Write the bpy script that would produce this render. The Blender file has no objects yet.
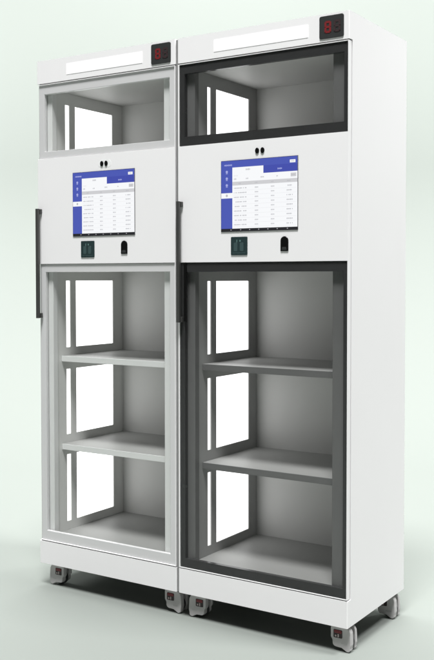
import bpy, bmesh, math, random
from mathutils import Vector, Matrix
random.seed(4)
S = bpy.context.scene
COL = S.collection
PI = math.pi
Z0 = 0.083                      # height of the cabinet body above the floor
CW, CD, CH = 0.610, 0.427, 1.80  # body width, depth, height

# ------------------------------------------------------------------ materials
def mat(name, col, rough=0.5, metal=0.0, noise=0.0, nscale=40.0, bump=0.0, bscale=300.0, coat=0.0, spec=0.5):
    m = bpy.data.materials.new(name); m.use_nodes = True
    nt = m.node_tree; b = nt.nodes['Principled BSDF']
    b.inputs['Base Color'].default_value = (*col, 1)
    b.inputs['Roughness'].default_value = rough
    b.inputs['Metallic'].default_value = metal
    b.inputs['Coat Weight'].default_value = coat
    b.inputs['Specular IOR Level'].default_value = spec
    tc = nt.nodes.new('ShaderNodeTexCoord')
    if noise:
        n = nt.nodes.new('ShaderNodeTexNoise'); n.inputs['Scale'].default_value = nscale
        n.inputs['Detail'].default_value = 5
        mr = nt.nodes.new('ShaderNodeMapRange'); mr.inputs['To Min'].default_value = 1 - noise
        mr.inputs['To Max'].default_value = 1 + noise
        mx = nt.nodes.new('ShaderNodeMix'); mx.data_type = 'RGBA'; mx.blend_type = 'MULTIPLY'
        mx.inputs['Factor'].default_value = 1
        mx.inputs['A'].default_value = (*col, 1)
        nt.links.new(tc.outputs['Object'], n.inputs['Vector'])
        nt.links.new(n.outputs['Fac'], mr.inputs['Value'])
        nt.links.new(mr.outputs['Result'], mx.inputs['B'])
        nt.links.new(mx.outputs['Result'], b.inputs['Base Color'])
        r2 = nt.nodes.new('ShaderNodeMapRange')
        r2.inputs['To Min'].default_value = rough - .06; r2.inputs['To Max'].default_value = rough + .06
        nt.links.new(n.outputs['Fac'], r2.inputs['Value']); nt.links.new(r2.outputs['Result'], b.inputs['Roughness'])
    if bump:
        n2 = nt.nodes.new('ShaderNodeTexNoise'); n2.inputs['Scale'].default_value = bscale
        bp = nt.nodes.new('ShaderNodeBump'); bp.inputs['Strength'].default_value = bump
        bp.inputs['Distance'].default_value = .0005
        nt.links.new(tc.outputs['Object'], n2.inputs['Vector'])
        nt.links.new(n2.outputs['Fac'], bp.inputs['Height']); nt.links.new(bp.outputs['Normal'], b.inputs['Normal'])
    return m

def emit(name, col, s):
    m = bpy.data.materials.new(name); m.use_nodes = True
    b = m.node_tree.nodes['Principled BSDF']
    b.inputs['Base Color'].default_value = (*[c * .08 for c in col], 1); b.inputs['Roughness'].default_value = .4
    b.inputs['Emission Color'].default_value = (*col, 1); b.inputs['Emission Strength'].default_value = s
    return m

def glass(name, tint, refl_rough=.01, ior=1.5):
    m = bpy.data.materials.new(name); m.use_nodes = True
    nt = m.node_tree; nt.nodes.clear()
    out = nt.nodes.new('ShaderNodeOutputMaterial'); mix = nt.nodes.new('ShaderNodeMixShader')
    tr = nt.nodes.new('ShaderNodeBsdfTransparent'); tr.inputs[0].default_value = (*tint, 1)
    gl = nt.nodes.new('ShaderNodeBsdfGlossy'); gl.inputs['Roughness'].default_value = refl_rough
    fr = nt.nodes.new('ShaderNodeFresnel'); fr.inputs['IOR'].default_value = ior
    ge = nt.nodes.new('ShaderNodeNewGeometry'); iv = nt.nodes.new('ShaderNodeMath'); iv.operation = 'SUBTRACT'; iv.inputs[0].default_value = 1
    mu = nt.nodes.new('ShaderNodeMath'); mu.operation = 'MULTIPLY'
    nt.links.new(ge.outputs['Backfacing'], iv.inputs[1]); nt.links.new(iv.outputs[0], mu.inputs[0]); nt.links.new(fr.outputs[0], mu.inputs[1])
    nt.links.new(mu.outputs[0], mix.inputs[0]); nt.links.new(tr.outputs[0], mix.inputs[1])
    nt.links.new(gl.outputs[0], mix.inputs[2]); nt.links.new(mix.outputs[0], out.inputs[0])
    return m

M = dict(
    white=mat('white_powder_coat', (.878, .866, .874), .6, noise=.012, nscale=6, bump=.12, bscale=900, spec=.18),
    alu=mat('light_grey_frame_paint', (.63, .627, .632), .32, metal=.0, noise=.02, nscale=12),
    black=mat('black_glass_border', (.045, .045, .046), .25, noise=.05, nscale=20, spec=.15),
    grey=mat('interior_grey_paint', (.54, .54, .53), .5, noise=.05, nscale=9, bump=.15, bscale=700),
    tray=mat('shelf_tray_grey', (.29, .29, .285), .5, noise=.05, nscale=9, bump=.15, bscale=700),
    floorm=mat('cabinet_floor_grey', (.26, .26, .255), .5, noise=.05, nscale=9, bump=.15, bscale=700),
    lgrey=mat('light_post_grey', (.74, .74, .74), .45, noise=.03, nscale=15),
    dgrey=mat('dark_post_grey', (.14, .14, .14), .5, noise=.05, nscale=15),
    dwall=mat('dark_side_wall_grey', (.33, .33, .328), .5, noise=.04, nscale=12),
    mgrey=mat('side_wall_grey', (.68, .68, .67), .5, noise=.04, nscale=12),
    handle=mat('handle_dark_metal', (.07, .07, .068), .42, metal=.35, noise=.06, nscale=60),
    groove=mat('door_edge_groove', (.22, .22, .22), .5),
    gap=mat('seam_rubber', (.03, .03, .03), .8),
    caster=mat('caster_white_plastic', (.50, .485, .485), .42, noise=.06, nscale=60),
    rubber=mat('caster_dark_rubber', (.03, .03, .032), .6, noise=.15, nscale=80),
    steel=mat('caster_steel', (.45, .45, .45), .35, metal=.8),
    red=mat('caster_red_mark', (.30, .02, .03), .45),
    darkred=mat('caster_dark_mark', (.022, .012, .012), .5),
    pale=mat('caster_pale_letters', (.5, .42, .42), .5),
    dispbox=mat('display_dark_plastic', (.035, .037, .037), .35, noise=.06, nscale=50),
    reader=mat('reader_dark_green', (.022, .042, .044), .3, noise=.1, nscale=120),
    reader2=mat('reader_inner_mark', (.045, .08, .082), .4),
    readerline=mat('reader_pale_mark', (.12, .22, .21), .4),
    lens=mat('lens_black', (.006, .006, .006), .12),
    lensring=mat('lens_white_ring', (.9, .9, .9), .4),
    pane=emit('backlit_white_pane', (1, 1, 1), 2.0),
    strip=emit('backlit_header_strip', (1, 1, 1), 1.0),
    led=emit('led_red', (1, .10, .11), .10),
    leddim=mat('led_unlit', (.044, .027, .029), .4),
    s_blue=emit('screen_blue', (.072, .10, .45), .93),
    s_blue2=emit('screen_blue_tab', (.058, .078, .41), .93),
    s_white=emit('screen_white', (.93, .94, .96), .93),
    s_grey=emit('screen_grey', (.62, .62, .64), .93),
    s_line=emit('screen_hairline', (.78, .78, .80), .93),
    s_text=emit('screen_text', (.50, .50, .53), .93),
    s_pale=emit('screen_pale_text', (.38, .41, .75), .93),
    s_bar=emit('screen_bottom_bar', (.018, .018, .022), .9),
    s_edge=mat('screen_bezel', (.05, .05, .055), .3),
    glass1=glass('clear_door_glass', (.98, .985, .98), .02, 1.2),
    glass2=glass('grey_tinted_glass', (.965, .968, .965), .012, 1.30),
)

# ------------------------------------------------------------------ mesh helpers
class MB:
    """collects boxes, prisms and discs of several materials for ONE mesh object"""
    def __init__(s): s.bm = bmesh.new(); s.mats = []
    def mi(s, m):
        if m not in s.mats: s.mats.append(m)
        return s.mats.index(m)
    def box(s, x0, x1, y0, y1, z0, z1, m='white'):
        i = s.mi(m)
        v = [s.bm.verts.new(p) for p in ((x0,y0,z0),(x1,y0,z0),(x1,y1,z0),(x0,y1,z0),(x0,y0,z1),(x1,y0,z1),(x1,y1,z1),(x0,y1,z1))]
        for f in ((3,2,1,0),(4,5,6,7),(0,1,5,4),(1,2,6,5),(2,3,7,6),(3,0,4,7)):
            fc = s.bm.faces.new([v[k] for k in f]); fc.material_index = i
        return s
    def prism(s, pts, y0, y1, m, smooth=False):
        """polygon in (x, z), counter-clockwise seen from -y, extruded from y0 to y1"""
        i = s.mi(m)
        a = [s.bm.verts.new((x, y0, z)) for x, z in pts]; b = [s.bm.verts.new((x, y1, z)) for x, z in pts]
        n = len(pts)
        f = s.bm.faces.new(a); f.material_index = i
        f = s.bm.faces.new(b[::-1]); f.material_index = i
        for k in range(n):
            f = s.bm.faces.new((a[k], b[k], b[(k+1) % n], a[(k+1) % n])); f.material_index = i; f.smooth = smooth
        return s
    def ring_frame(s, x0, x1, z0, z1, l, r, b, t, y0, y1, m, miter=True):
        """a rectangular frame as four mitred members"""
        i = s.mi(m)
        O = ((x0, z0), (x1, z0), (x1, z1), (x0, z1)); I = ((x0+l, z0+b), (x1-r, z0+b), (x1-r, z1-t), (x0+l, z1-t))
        v = [[s.bm.verts.new((x, y, z)) for x, z in L] for y in (y0, y1) for L in (O, I)]
        of, inf, ob, ib = v
        for k in range(4):
            n = (k+1) % 4
            for q in ((of[k], of[n], inf[n], inf[k]), (ob[n], ob[k], ib[k], ib[n]), (of[n], of[k], ob[k], ob[n]), (inf[k], inf[n], ib[n], ib[k])):
                s.bm.faces.new(q).material_index = i
        return s
    def obj(s, name, parent=None, bevel=0.0, seg=2, label=None):
        bmesh.ops.recalc_face_normals(s.bm, faces=s.bm.faces)
        me = bpy.data.meshes.new(name); s.bm.to_mesh(me); s.bm.free()
        for m in s.mats: me.materials.append(M[m])
        o = bpy.data.objects.new(name, me); COL.objects.link(o)
        if parent: o.parent = parent
        if bevel:
            b = o.modifiers.new('bevel', 'BEVEL'); b.width = bevel; b.segments = seg; b.limit_method = 'ANGLE'
            b.angle_limit = math.radians(40); b.harden_normals = True
        if label: o['label'] = label
        return o

def box(name, dims, m, parent, bevel=0.0, label=None):
    return MB().box(*dims, m).obj(name, parent, bevel, label=label)

def panel_with_holes(mb, x0, x1, ys, zs, holes, m):
    """a wall in the (y, z) plane from x0 to x1 with rectangular holes, one welded mesh"""
    i = mb.mi(m)
    ys = sorted(set(ys)); zs = sorted(set(zs))
    def hole(a, b):
        if a < 0 or b < 0 or a >= len(ys)-1 or b >= len(zs)-1: return True
        cy, cz = (ys[a]+ys[a+1])/2, (zs[b]+zs[b+1])/2
        return any(h[0] < cy < h[1] and h[2] < cz < h[3] for h in holes)
    V = {}
    def v(x, a, b):
        k = (x, a, b)
        if k not in V: V[k] = mb.bm.verts.new((x, ys[a], zs[b]))
        return V[k]
    for a in range(len(ys)-1):
        for b in range(len(zs)-1):
            if hole(a, b): continue
            fs = [[v(x1,a,b), v(x1,a+1,b), v(x1,a+1,b+1), v(x1,a,b+1)], [v(x0,a,b+1), v(x0,a+1,b+1), v(x0,a+1,b), v(x0,a,b)]]
            if hole(a-1, b): fs.append([v(x0,a,b), v(x1,a,b), v(x1,a,b+1), v(x0,a,b+1)])
            if hole(a+1, b): fs.append([v(x0,a+1,b), v(x0,a+1,b+1), v(x1,a+1,b+1), v(x1,a+1,b)])
            if hole(a, b-1): fs.append([v(x0,a,b), v(x0,a+1,b), v(x1,a+1,b), v(x1,a,b)])
            if hole(a, b+1): fs.append([v(x0,a,b+1), v(x1,a,b+1), v(x1,a+1,b+1), v(x0,a+1,b+1)])
            for f in fs:
                fc = mb.bm.faces.new(f); fc.material_index = i

def arc(cx, cz, r, a0, a1, n):
    return [(cx + r*math.cos(math.radians(a0+(a1-a0)*k/n)), cz + r*math.sin(math.radians(a0+(a1-a0)*k/n))) for k in range(n+1)]
def rrect(x0, x1, z0, z1, r, n=5):
    return (arc(x1-r, z0+r, r, -90, 0, n) + arc(x1-r, z1-r, r, 0, 90, n) + arc(x0+r, z1-r, r, 90, 180, n) + arc(x0+r, z0+r, r, 180, 270, n))

# ------------------------------------------------------------------ touch screen
def dashes(mb, x, z, n, h, y, m, w=.0023, gap=.0009, rnd=None):
    """a run of n small glyph-sized marks"""
    for k in range(n):
        if rnd and rnd.random() < .12: continue
        hh = h * (.72 + .28 * ((k * 7 + n) % 3) / 2)
        mb.box(x + k*(w+gap), x + k*(w+gap) + w, y - .0001, y, z - hh/2, z + hh/2, m)

def screen_mesh(name, parent, seed):
    rnd = random.Random(seed)
    x0, x1, z0, z1 = .170, .442, Z0 + 1.1755, Z0 + 1.3945
    mb = MB()
    mb.box(x0-.0012, x1+.0012, -.0022, .0, z0-.0012, z1+.0012, 's_edge')
    y = -.0025
    W, H = x1-x0, z1-z0
    X = lambda u: x0 + u*W
    Zt = lambda t: z1 - t*H
    def r(u0, u1, t0, t1, m, lay=0):
        mb.box(X(u0), X(u1), y - lay*.0003, y + .0003 - lay*.0003, Zt(t1), Zt(t0), m)
    r(0, 1, 0, .962, 's_white')
    r(0, 1, .962, 1, 's_bar')
    r(0, 1, 0, .097, 's_blue', 1)
    r(0, .152, .097, .455, 's_blue', 1); r(0, .152, .530, .962, 's_blue', 1)
    r(.565, 1, .097, .202, 's_blue2', 1)
    r(.905, .975, .045, .085, 's_white', 2)
    r(.152, 1, .300, .352, 's_grey', 1)
    r(.915, .985, .225, .275, 's_grey', 1)
    yt = y - .0009
    dashes(mb, X(.045), Zt(.062), 9, .0052, yt, 's_pale', rnd=None)
    for t in (.155, .250, .345):
        mb.prism(arc(X(.078), Zt(t), .0042, 0, 330, 10), yt, yt + .0002, 's_pale')
        mb.box(X(.078)-.0035, X(.078)+.0035, yt, yt+.0002, Zt(t+.030), Zt(t+.022), 's_pale')
    mb.prism(arc(X(.078), Zt(.492), .0040, 0, 330, 10), yt, yt + .0002, 's_text')
    dashes(mb, X(.335), Zt(.135), 5, .005, yt, 's_text')
    dashes(mb, X(.75), Zt(.155), 5, .005, yt, 's_pale')
    dashes(mb, X(.918), Zt(.065), 5, .003, yt, 's_text', .0018, .0007)
    dashes(mb, X(.925), Zt(.25), 5, .004, yt, 's_text', .002, .0008)
    dashes(mb, X(.175), Zt(.215), 5, .0030, yt, 's_line'); dashes(mb, X(.175), Zt(.262), 3, .0042, yt, 's_text')
    dashes(mb, X(.335), Zt(.262), 3, .0035, yt, 's_text'); dashes(mb, X(.53), Zt(.255), 4, .004, yt, 's_text')
    dashes(mb, X(.735), Zt(.255), 2, .0035, yt, 's_text')
    for u, n in ((.235, 3), (.455, 3), (.665, 3), (.87, 4)): dashes(mb, X(u), Zt(.327), n, .0032, yt, 's_text')
    for k in range(9):
        t = .392 + k*.0645
        r(.165, .985, t+.031, t+.0335, 's_line', 1)
        dashes(mb, X(.175), Zt(t), 15, .0032, yt, 's_text', .0024, .0007, rnd)
        dashes(mb, X(.455), Zt(t), 4, .0036, yt, 's_text')
        dashes(mb, X(.665), Zt(t), 4, .0036, yt, 's_text')
        dashes(mb, X(.865), Zt(t), 7, .0034, yt, 's_text', .0024, .0007, rnd)
    for u in (.13, .26, .38, .50, .62, .74, .87):
        dashes(mb, X(u), Zt(.981), 2, .003, yt, 's_text', .0014, .0008)
    return mb.obj(name, parent)

# ------------------------------------------------------------------ casters
def make_caster(parent, cx, cy, side, label):
    """twin-shell brake caster; side = +1 with its toe to the right, -1 to the left"""
    e = bpy.data.objects.new('caster', None); COL.objects.link(e)
    e.parent = parent; e.location = (cx, cy, 0); e.empty_display_size = .05; e['label'] = label; e.scale = (1, 1, Z0/.095)
    sx = side
    def P(pts): return [(p[0]*sx, p[1]) for p in (pts if sx > 0 else pts[::-1])]
    # shell outline in (x, z): blocky on the inner side, rounded over the top, toe at the outer bottom
    out = ([(-.033, .046)] + arc(-.024, .078, .009, 180, 90, 4)[0:] + arc(.010, .064, .023, 90, 8, 8)
           + [(.034, .046), (.0345, .028), (.032, .014)] + arc(.022, .0125, .0105, 0, -100, 6)
           + [(.010, .0085), (.004, .0125), (-.010, .0135)] + arc(-.014, .0265, .013, -90, -165, 5) + [(-.0275, .037)])
    out = out[::-1]
    MB().prism(P(out), -.024, -.0050, 'caster').obj('front_shell', e, .0028, 3)
    MB().prism(P(out), .0100, .0215, 'caster').obj('rear_shell', e, .0028, 3)
    # yoke between the shells
    MB().box(-.016, .016, -.0048, .0098, .058, .0865, 'caster').obj('yoke', e, .002)
    MB().prism(arc(0, 0, .010, 0, 342, 19), -.0, .006, 'steel').obj('stem', e).matrix_local = Matrix.Translation((0, 0, .087)) @ Matrix.Rotation(PI/2, 4, 'X')
    MB().box(-.028, .028, -.023, .023, .0905, .0948, 'steel').obj('mounting_plate', e, .001)
    # wheel
    w = MB()
    for r_, y0, y1, m in ((.0292, -.0042, .0092, 'rubber'),):
        w.prism(arc(.002*sx, .0294, r_, 0, 354, 40), y0, y1, m, True)
    wo = w.obj('wheel', e, .002)
    for yy in (-.0252,):
        MB().prism(rrect(-.0225*1 if sx > 0 else -.005, .006 if sx > 0 else .0235, .046, .074, .003), yy, yy + .004, 'darkred').obj('brake_window', e)
    mb = MB()
    xa, xb = (-.0195, .0035) if sx > 0 else (-.002, .021)
    yy = -.0262
    mb.box(xa, xb, yy, yy+.0006, .0635, .0720, 'red')
    for k in range(4):
        x = xa + .0015 + k*.0055
        mb.box(x, x+.0032, yy-.0004, yy-.0001, .0655, .0700, 'darkred')
    mb.box(xa+.011, xa+.015, yy, yy+.0006, .0490, .0600, 'pale')
    mb.box(xa+.002, xa+.007, yy, yy+.0006, .0500, .0560, 'pale')
    mb.obj('brake_mark', e)
    # raised size marks beside the toe
    mb = MB()
    for k in range(4):
        mb.box(.004*sx + k*.005*sx - .0016, .004*sx + k*.005*sx + .0016, -.0246, -.0238, .0270, .0310, 'steel')
    mb.obj('size_mark', e)
    return e

# ------------------------------------------------------------------ the cabinet
def make_cabinet(x0, label, dark):
    root = bpy.data.objects.new('storage_cabinet', None); COL.objects.link(root)
    root.location = (x0, 0, 0); root.empty_display_size = .2
    root['label'] = label; root['category'] = 'cabinet'; root['group'] = 'glass door storage cabinets standing side by side'
    z = lambda v: Z0 + v
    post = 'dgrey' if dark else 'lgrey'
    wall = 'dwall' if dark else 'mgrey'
    DY = .0215                               # front of the carcass behind the door
    # outer sheet metal; header and plinth reach forward to the door face, rounded at the front corners
    box('side_panel', (0, .020, DY, CD, z(0), z(CH)), 'white', root)
    box('side_panel', (CW-.020, CW, DY, CD, z(0), z(CH)), 'white', root)
    box('back_panel', (.0200, CW-.0200, CD-.014, CD-.001, z(0), z(CH-.0005)), 'white', root)
    box('roof_panel', (.0200, CW-.0200, DY+.0002, CD-.0142, z(1.7185), z(CH)), 'white', root)
    box('added_underside_shade_plate', (.0200, CW-.0200, .004, CD-.0142, z(.0004), z(.0030)), 'gap', root)  # near-black colour put in to deepen the shade under the cabinet
    def front_box(name, z0_, z1_):
        r = .0032
        pts = ([(r - r*math.sin(math.radians(t)), r - r*math.cos(math.radians(t))) for t in range(0, 91, 15)] + [(0, DY), (CW, DY)]
               + [(CW - r + r*math.cos(math.radians(t)), r - r*math.sin(math.radians(t))) for t in range(0, 91, 15)])
        mb = MB(); i = mb.mi('white')
        lo = [mb.bm.verts.new((x, y, z0_)) for x, y in pts]; hi = [mb.bm.verts.new((x, y, z1_)) for x, y in pts]
        mb.bm.faces.new(lo); mb.bm.faces.new(hi[::-1])
        for k in range(len(pts)):
            n = (k+1) % len(pts)
            mb.bm.faces.new((lo[k], lo[n], hi[n], hi[k]))
        return mb.obj(name, root)
    if not dark:
        box('gap_shade_strip', (CW+.0003, CW+.0082, .0045, CD-.012, z(.0020), z(CH-.0030)), 'groove', root)  # dark strip added between the cabinets to give the gap its shade
    hd = front_box('header', z(1.7200), z(CH))
    front_box('base', z(0), z(.0805))
    box('seam_gasket', (.004, CW-.004, .004, DY+.02, z(.0800), z(.0840)), 'gap', root)
    box('seam_gasket', (.004, CW-.004, .009, DY+.02, z(1.7155), z(1.7205)), 'gap', root)
    box('door_gasket', (.005, .0195, .0188, DY-.0004, z(.088), z(1.712)), 'gap', root)
    box('door_gasket', (CW-.0195, CW-.005, .0188, DY-.0004, z(.088), z(1.712)), 'gap', root)
    # header > light strip, number display
    box('light_strip', (.1415, .4755, -.0012, .004, z(1.7400), z(1.7775)), 'strip', hd)
    nd = MB(); nd.prism(rrect(.5135, .5925, z(1.7275), z(1.7935), .006), -.003, .003, 'dispbox')
    nd.obj('number_display', hd, .0012)
    def digit(cx, m, on, name):
        d = MB(); w, h, t = .0076, .0142, .0031; cz = z(1.7605); y0, y1 = -.0038, -.0028
        seg = {'a': (-w, w, h-t, h+t), 'g': (-w, w, -t, t), 'd': (-w, w, -h-t, -h+t),
               'f': (-w-t, -w+t, .001, h), 'b': (w-t, w+t, .001, h), 'e': (-w-t, -w+t, -h, -.001), 'c': (w-t, w+t, -h, -.001)}
        for i, k in enumerate(on):
            a = seg[k]; d.box(cx+a[0], cx+a[1], y0-.0001*i, y1, cz+a[2], cz+a[3], m)
        d.obj(name, hd)
    digit(.5420, 'led', 'adgfbec', 'red_digit')
    digit(.5720, 'leddim', 'adgfbec', 'dim_digit')
    # interior: side wall with window openings
    W1, W2 = ((.0970, .1175), (.1490, .3570)) if dark else ((.0905, .1125), (.1430, .3540))
    rows = ((.137, .3835), (.458, .6975), (.777, 1.020), (1.490, 1.6575))
    ys = [DY+.0, .412, *W1, *W2]; zs = [z(.1055), z(1.700)]
    holes = []
    for a, b in rows:
        zs += [z(a), z(b)]
        for w in (W1, W2): holes.append((w[0], w[1], z(a), z(b)))
    mb = MB(); panel_with_holes(mb, .046, .050, ys, zs, holes, wall)
    mb.obj('inner_side_wall', root)
    for a, b in rows:                         # every pane is a backlit white sheet behind the wall
        for w in (W1, W2):
            box('window_pane', (.0405, .0452, w[0]-.004, w[1]+.004, z(a)-.004, z(b)+.004), 'pane', root)
    box('inner_side_wall', (CW-.055, CW-.051, DY, .412, z(.1055), z(1.700)), wall, root)
    box('back_wall', (.0505, CW-.0555, .4125, .4160-.0005, z(.1055), z(1.700)), 'grey', root)
    box('interior_floor', (.0215, CW-.0215, DY+.002, .4120, z(.0845), z(.1052)), 'floorm', root)
    box('interior_ceiling', (.0215, CW-.0215, DY+.002, .4120, z(1.7003), z(1.7160)), 'grey', root)
    box('electronics_housing', (.0505, CW-.0555, DY+.002, .4120, z(1.0720), z(1.4520)), 'grey', root)
    # posts behind the door
    box('front_post', (.0210, .0530, DY-.001, DY+.022, z(.1055), z(1.6998)), post, root, .0015)
    box('front_post', (CW-.0620, CW-.0210, DY-.001, DY+.022, z(.1055), z(1.6998)), post, root, .0015)
    # shelves: tray, front lip, brackets
    for sz in (.7480, .4270 if not dark else .4230):
        sh = box('shelf', (.0508, CW-.0558, .0670, .4118, z(sz-.0030), z(sz)), 'tray', root)
        box('shelf_lip', (.0508, CW-.0558, .0645, .0668, z(sz-.0205), z(sz)), post, sh, .0008)
        box('shelf_rib', (.0512, CW-.0562, .0900, .4100, z(sz-.0180), z(sz-.0032)), 'grey', sh)
    # ---------------- door
    door = bpy.data.objects.new('door', None); COL.objects.link(door); door.parent = root
    door.location = (0, 0, 0); door.empty_display_size = .1
    DT = .0182
    lz0, lz1, uz0, uz1 = z(.0860), z(1.0800), z(1.4535), z(1.7145)
    pm = MB(); pm.box(.0015, CW-.0015, 0, DT, lz1, uz0, 'white')
    pm.obj('control_panel', door, .0006)
    # white outer edge of the leaf around both windows
    for a, b in ((z(.0838), lz1-.0002), (uz0+.0002, z(1.7162))):
        pass
    ed = MB()
    for a, b in ((z(.0838), lz1), (uz0, z(1.7162))):
        lo = .0022 if a < z(1) else 0
        hi = .0020 if a > z(1) else 0
        ed.box(.0015, .0062, 0 if dark else .0090, DT, a, b, 'white' if dark else 'groove'); ed.box(CW-.0042, CW-.0015, 0, DT, a, b, 'white')
        if lo: ed.box(.0062, CW-.0042, 0, DT, a, a+lo, 'white')
        if hi: ed.box(.0062, CW-.0042, 0, DT, b-hi, b, 'white')
    ed.obj('door_edge', door)
    for nm, a, b in (('lower', lz0+.0002, lz1-.0012), ('upper', uz0+.0012, uz1-.0004)):
        fx0, fx1 = .0064, CW-.0044
        if dark:
            f = MB(); f.ring_frame(fx0, fx1, a, b, .0190, .0135, .0290, .0290, .0035, DT-.001, 'black')
            f.obj('window_frame', door, label='black glossy %s window frame' % nm)
            g = MB(); g.box(fx0, fx1, .0004, .0030, a, b, 'glass2'); g.obj('window_glass', door)
        else:
            f = MB(); f.ring_frame(fx0, fx1, a, b, .0255, .0225, .0340 if nm == 'lower' else .0245, .0280 if nm == 'lower' else .0330, .0042, DT-.001, 'alu')
            f.obj('window_frame', door, .0012, label='light grey %s window frame' % nm)
            g = MB(); g.box(fx0+.0258, fx1-.0228, .0115, .0145, a+.0248, b-.0284, 'glass1') if nm == 'upper' else g.box(fx0+.0258, fx1-.0228, .0115, .0145, a+.0343, b-.0284, 'glass1')
            g.obj('window_glass', door)
    # handle at the left edge: square bar on two feet
    h = MB(); h.box(.0075, .0185, -.0205, -.0095, z(.8865), z(1.2765), 'handle')
    h.box(.0085, .0215, -.0094, .0002, z(1.2585), z(1.2755), 'handle'); h.box(.0085, .0215, -.0094, .0002, z(.8875), z(.9045), 'handle')
    h.obj('handle', door, .0010)
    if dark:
        box('handle_reflection', (.0245, .0350, -.0022, .0003, z(.8880), z(1.0785)), 'lens', door, .0004, label='narrow black strip on the glass in place of the handle reflection')  # dark reflection of the handle, laid on the glass as a strip
    # touchscreen, cameras, readers
    screen_mesh('touchscreen', door, 11 if dark else 5)
    if not dark:
        MB().prism(rrect(.2785+.006, .3345+.006, z(1.4065), z(1.4330), .0130, 8), -.0004, .0004, 'lensring').obj('lens_surround', door)
    for cx in (.3005, .3195):
        c = MB(); c.prism([(cx + .0068*math.cos(2*PI*k/28), z(1.4195) + .0092*math.sin(2*PI*k/28)) for k in range(28)], -.0030, .0003, 'lens')
        c.obj('camera_lens', door, .0008)
    rd = MB(); rd.prism(rrect(.2055, .2655, z(1.1010), z(1.1580), .003), -.0024, .0004, 'reader')
    y0, y1 = -.0029, -.0022
    rd.prism(rrect(.2165, .2300, z(1.1130), z(1.1400), .004), y0, y1, 'reader2')
    rd.prism(rrect(.2385, .2520, z(1.1130), z(1.1400), .004), y0, y1, 'reader2')
    rd.box(.2265, .2290, y0, y1, z(1.1405), z(1.1490), 'readerline'); rd.box(.2370, .2420, y0, y1, z(1.1425), z(1.1480), 'readerline')
    rd.box(.2120, .2590, y0, y1, z(1.1065), z(1.1085), 'reader2')
    rd.obj('card_reader', door, .0008)
    fp = MB(); fp.prism([(.3835, z(1.1110)), (.4105, z(1.1110))] + arc(.3970, z(1.1425), .0135, 0, 180, 12), -.0030, .0004, 'lens')
    fp.obj('fingerprint_reader', door, .0012)
    fi = MB(); fi.prism([(.3885, z(1.1150)), (.4055, z(1.1150)), (.4035, z(1.1240)), (.3905, z(1.1240))], -.0037, -.0028, 'dispbox')
    fi.obj('fingerprint_rest', door)
    # casters
    make_caster(root, .0560, .050, -1, 'front left caster with its toe to the left')
    make_caster(root, .5750, .050, 1, 'front right caster with its toe to the right')
    make_caster(root, .0560, .380, -1, 'back left caster under the cabinet')
    make_caster(root, .5750, .380, 1, 'back right caster under the cabinet')
    return root

make_cabinet(0.0, 'white cabinet on casters with light grey window frames, the left and farther one', False)
make_cabinet(0.6186, 'white cabinet on casters with black window frames and tinted glass, the right and nearer one', True)

# ------------------------------------------------------------------ camera (fitted to the photograph)
yaw, pitch = -0.5631682, -0.0323020
F = Vector((math.sin(yaw)*math.cos(pitch), math.cos(yaw)*math.cos(pitch), math.sin(pitch)))
R = Vector((math.cos(yaw), -math.sin(yaw), 0)); U = R.cross(F)
cam = bpy.data.cameras.new('camera'); co = bpy.data.objects.new('camera', cam); COL.objects.link(co)
mw = Matrix((R, U, -F)).transposed().to_4x4(); mw.translation = Vector((2.42617, -2.48866, 1.0310 + Z0))
co.matrix_world = mw
cam.sensor_fit = 'HORIZONTAL'; cam.sensor_width = 36; cam.lens = 946.309/434*36
cam.shift_x = -22.58/434; cam.shift_y = -21.72/434; cam.clip_end = 200
S.camera = co

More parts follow.
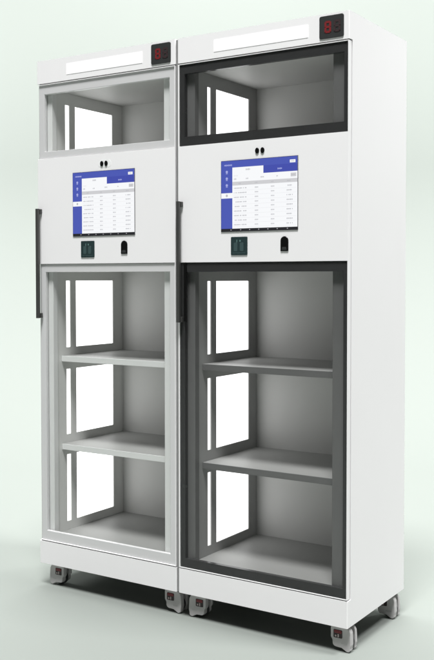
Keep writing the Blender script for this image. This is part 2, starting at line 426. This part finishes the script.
# ------------------------------------------------------------------ studio sweep: floor curving up into the backdrop
hd_ = Vector((math.sin(yaw), math.cos(yaw), 0)); rt = Vector((math.cos(yaw), -math.sin(yaw), 0))
prof = [(-9, 0), (-6, 0), (-3, 0), (0, 0), (1.5, 0)]
Rr = 2.0; s0 = 2.2
prof += [(s0 + Rr*math.sin(a*PI/48), Rr - Rr*math.cos(a*PI/48)) for a in range(0, 25)] + [(s0+Rr, 5), (s0+Rr, 9)]
bm = bmesh.new(); rows_ = []
for sxx in (-11, -5, 0, 5, 11):
    rows_.append([bm.verts.new(hd_*a + rt*sxx + Vector((.6, .2, b))) for a, b in prof])
for i in range(len(rows_)-1):
    for k in range(len(prof)-1):
        f = bm.faces.new((rows_[i][k], rows_[i+1][k], rows_[i+1][k+1], rows_[i][k+1])); f.smooth = True
me = bpy.data.meshes.new('floor'); bm.to_mesh(me); bm.free()
M['sweep'] = mat('studio_sweep_paper', (.238, .2585, .240), .8, noise=.006, nscale=3, spec=.25)
me.materials.append(M['sweep'])
fl = bpy.data.objects.new('floor', me); COL.objects.link(fl); fl['kind'] = 'structure'

# ------------------------------------------------------------------ light
def area(name, loc, target, sx, sy, power, col=(1, 1, 1)):
    l = bpy.data.lights.new(name, 'AREA'); l.shape = 'RECTANGLE'; l.size = sx; l.size_y = sy; l.energy = power; l.color = col
    o = bpy.data.objects.new(name, l); COL.objects.link(o); o.location = loc
    o.rotation_euler = (Vector(target) - Vector(loc)).to_track_quat('-Z', 'Y').to_euler()
    return o
area('key_softbox', (2.6, -4.4, 12.8), (.7, .0, .8), 4.0, 3.0, 2900)
area('side_softbox', (8.4, 1.3, 16.0), (1.2, .2, .9), 2.8, 2.8, 2250)
b0 = Vector((.6, .2, 0)) + hd_*1.5
area('backdrop_light', tuple(b0 + Vector((0, 0, 4.7))), tuple(b0 + hd_*1.9), 2.8, 1.2, 235)
for sgn in (-1, 1):
    q = Vector((.6, .2, 0)) + hd_*2.7 + rt*3.9*sgn + Vector((0, 0, 2.8))
    area('added_backdrop_wash', tuple(q), tuple(Vector((.6, .2, 1.7)) + hd_*4.1 + rt*.2*sgn), 1.0, 1.6, 110)  # unseen pair of washes, added to even out the backdrop
w = bpy.data.worlds.new('World'); S.world = w; w.use_nodes = True
bg = w.node_tree.nodes['Background']; bg.inputs[0].default_value = (1, 1, 1, 1); bg.inputs[1].default_value = .035

S.view_settings.view_transform = 'Standard'; S.view_settings.look = 'None'
S.view_settings.exposure = 0; S.view_settings.gamma = 1
S.cycles.max_bounces = 10; S.cycles.transparent_max_bounces = 16
S.cycles.use_denoising = True
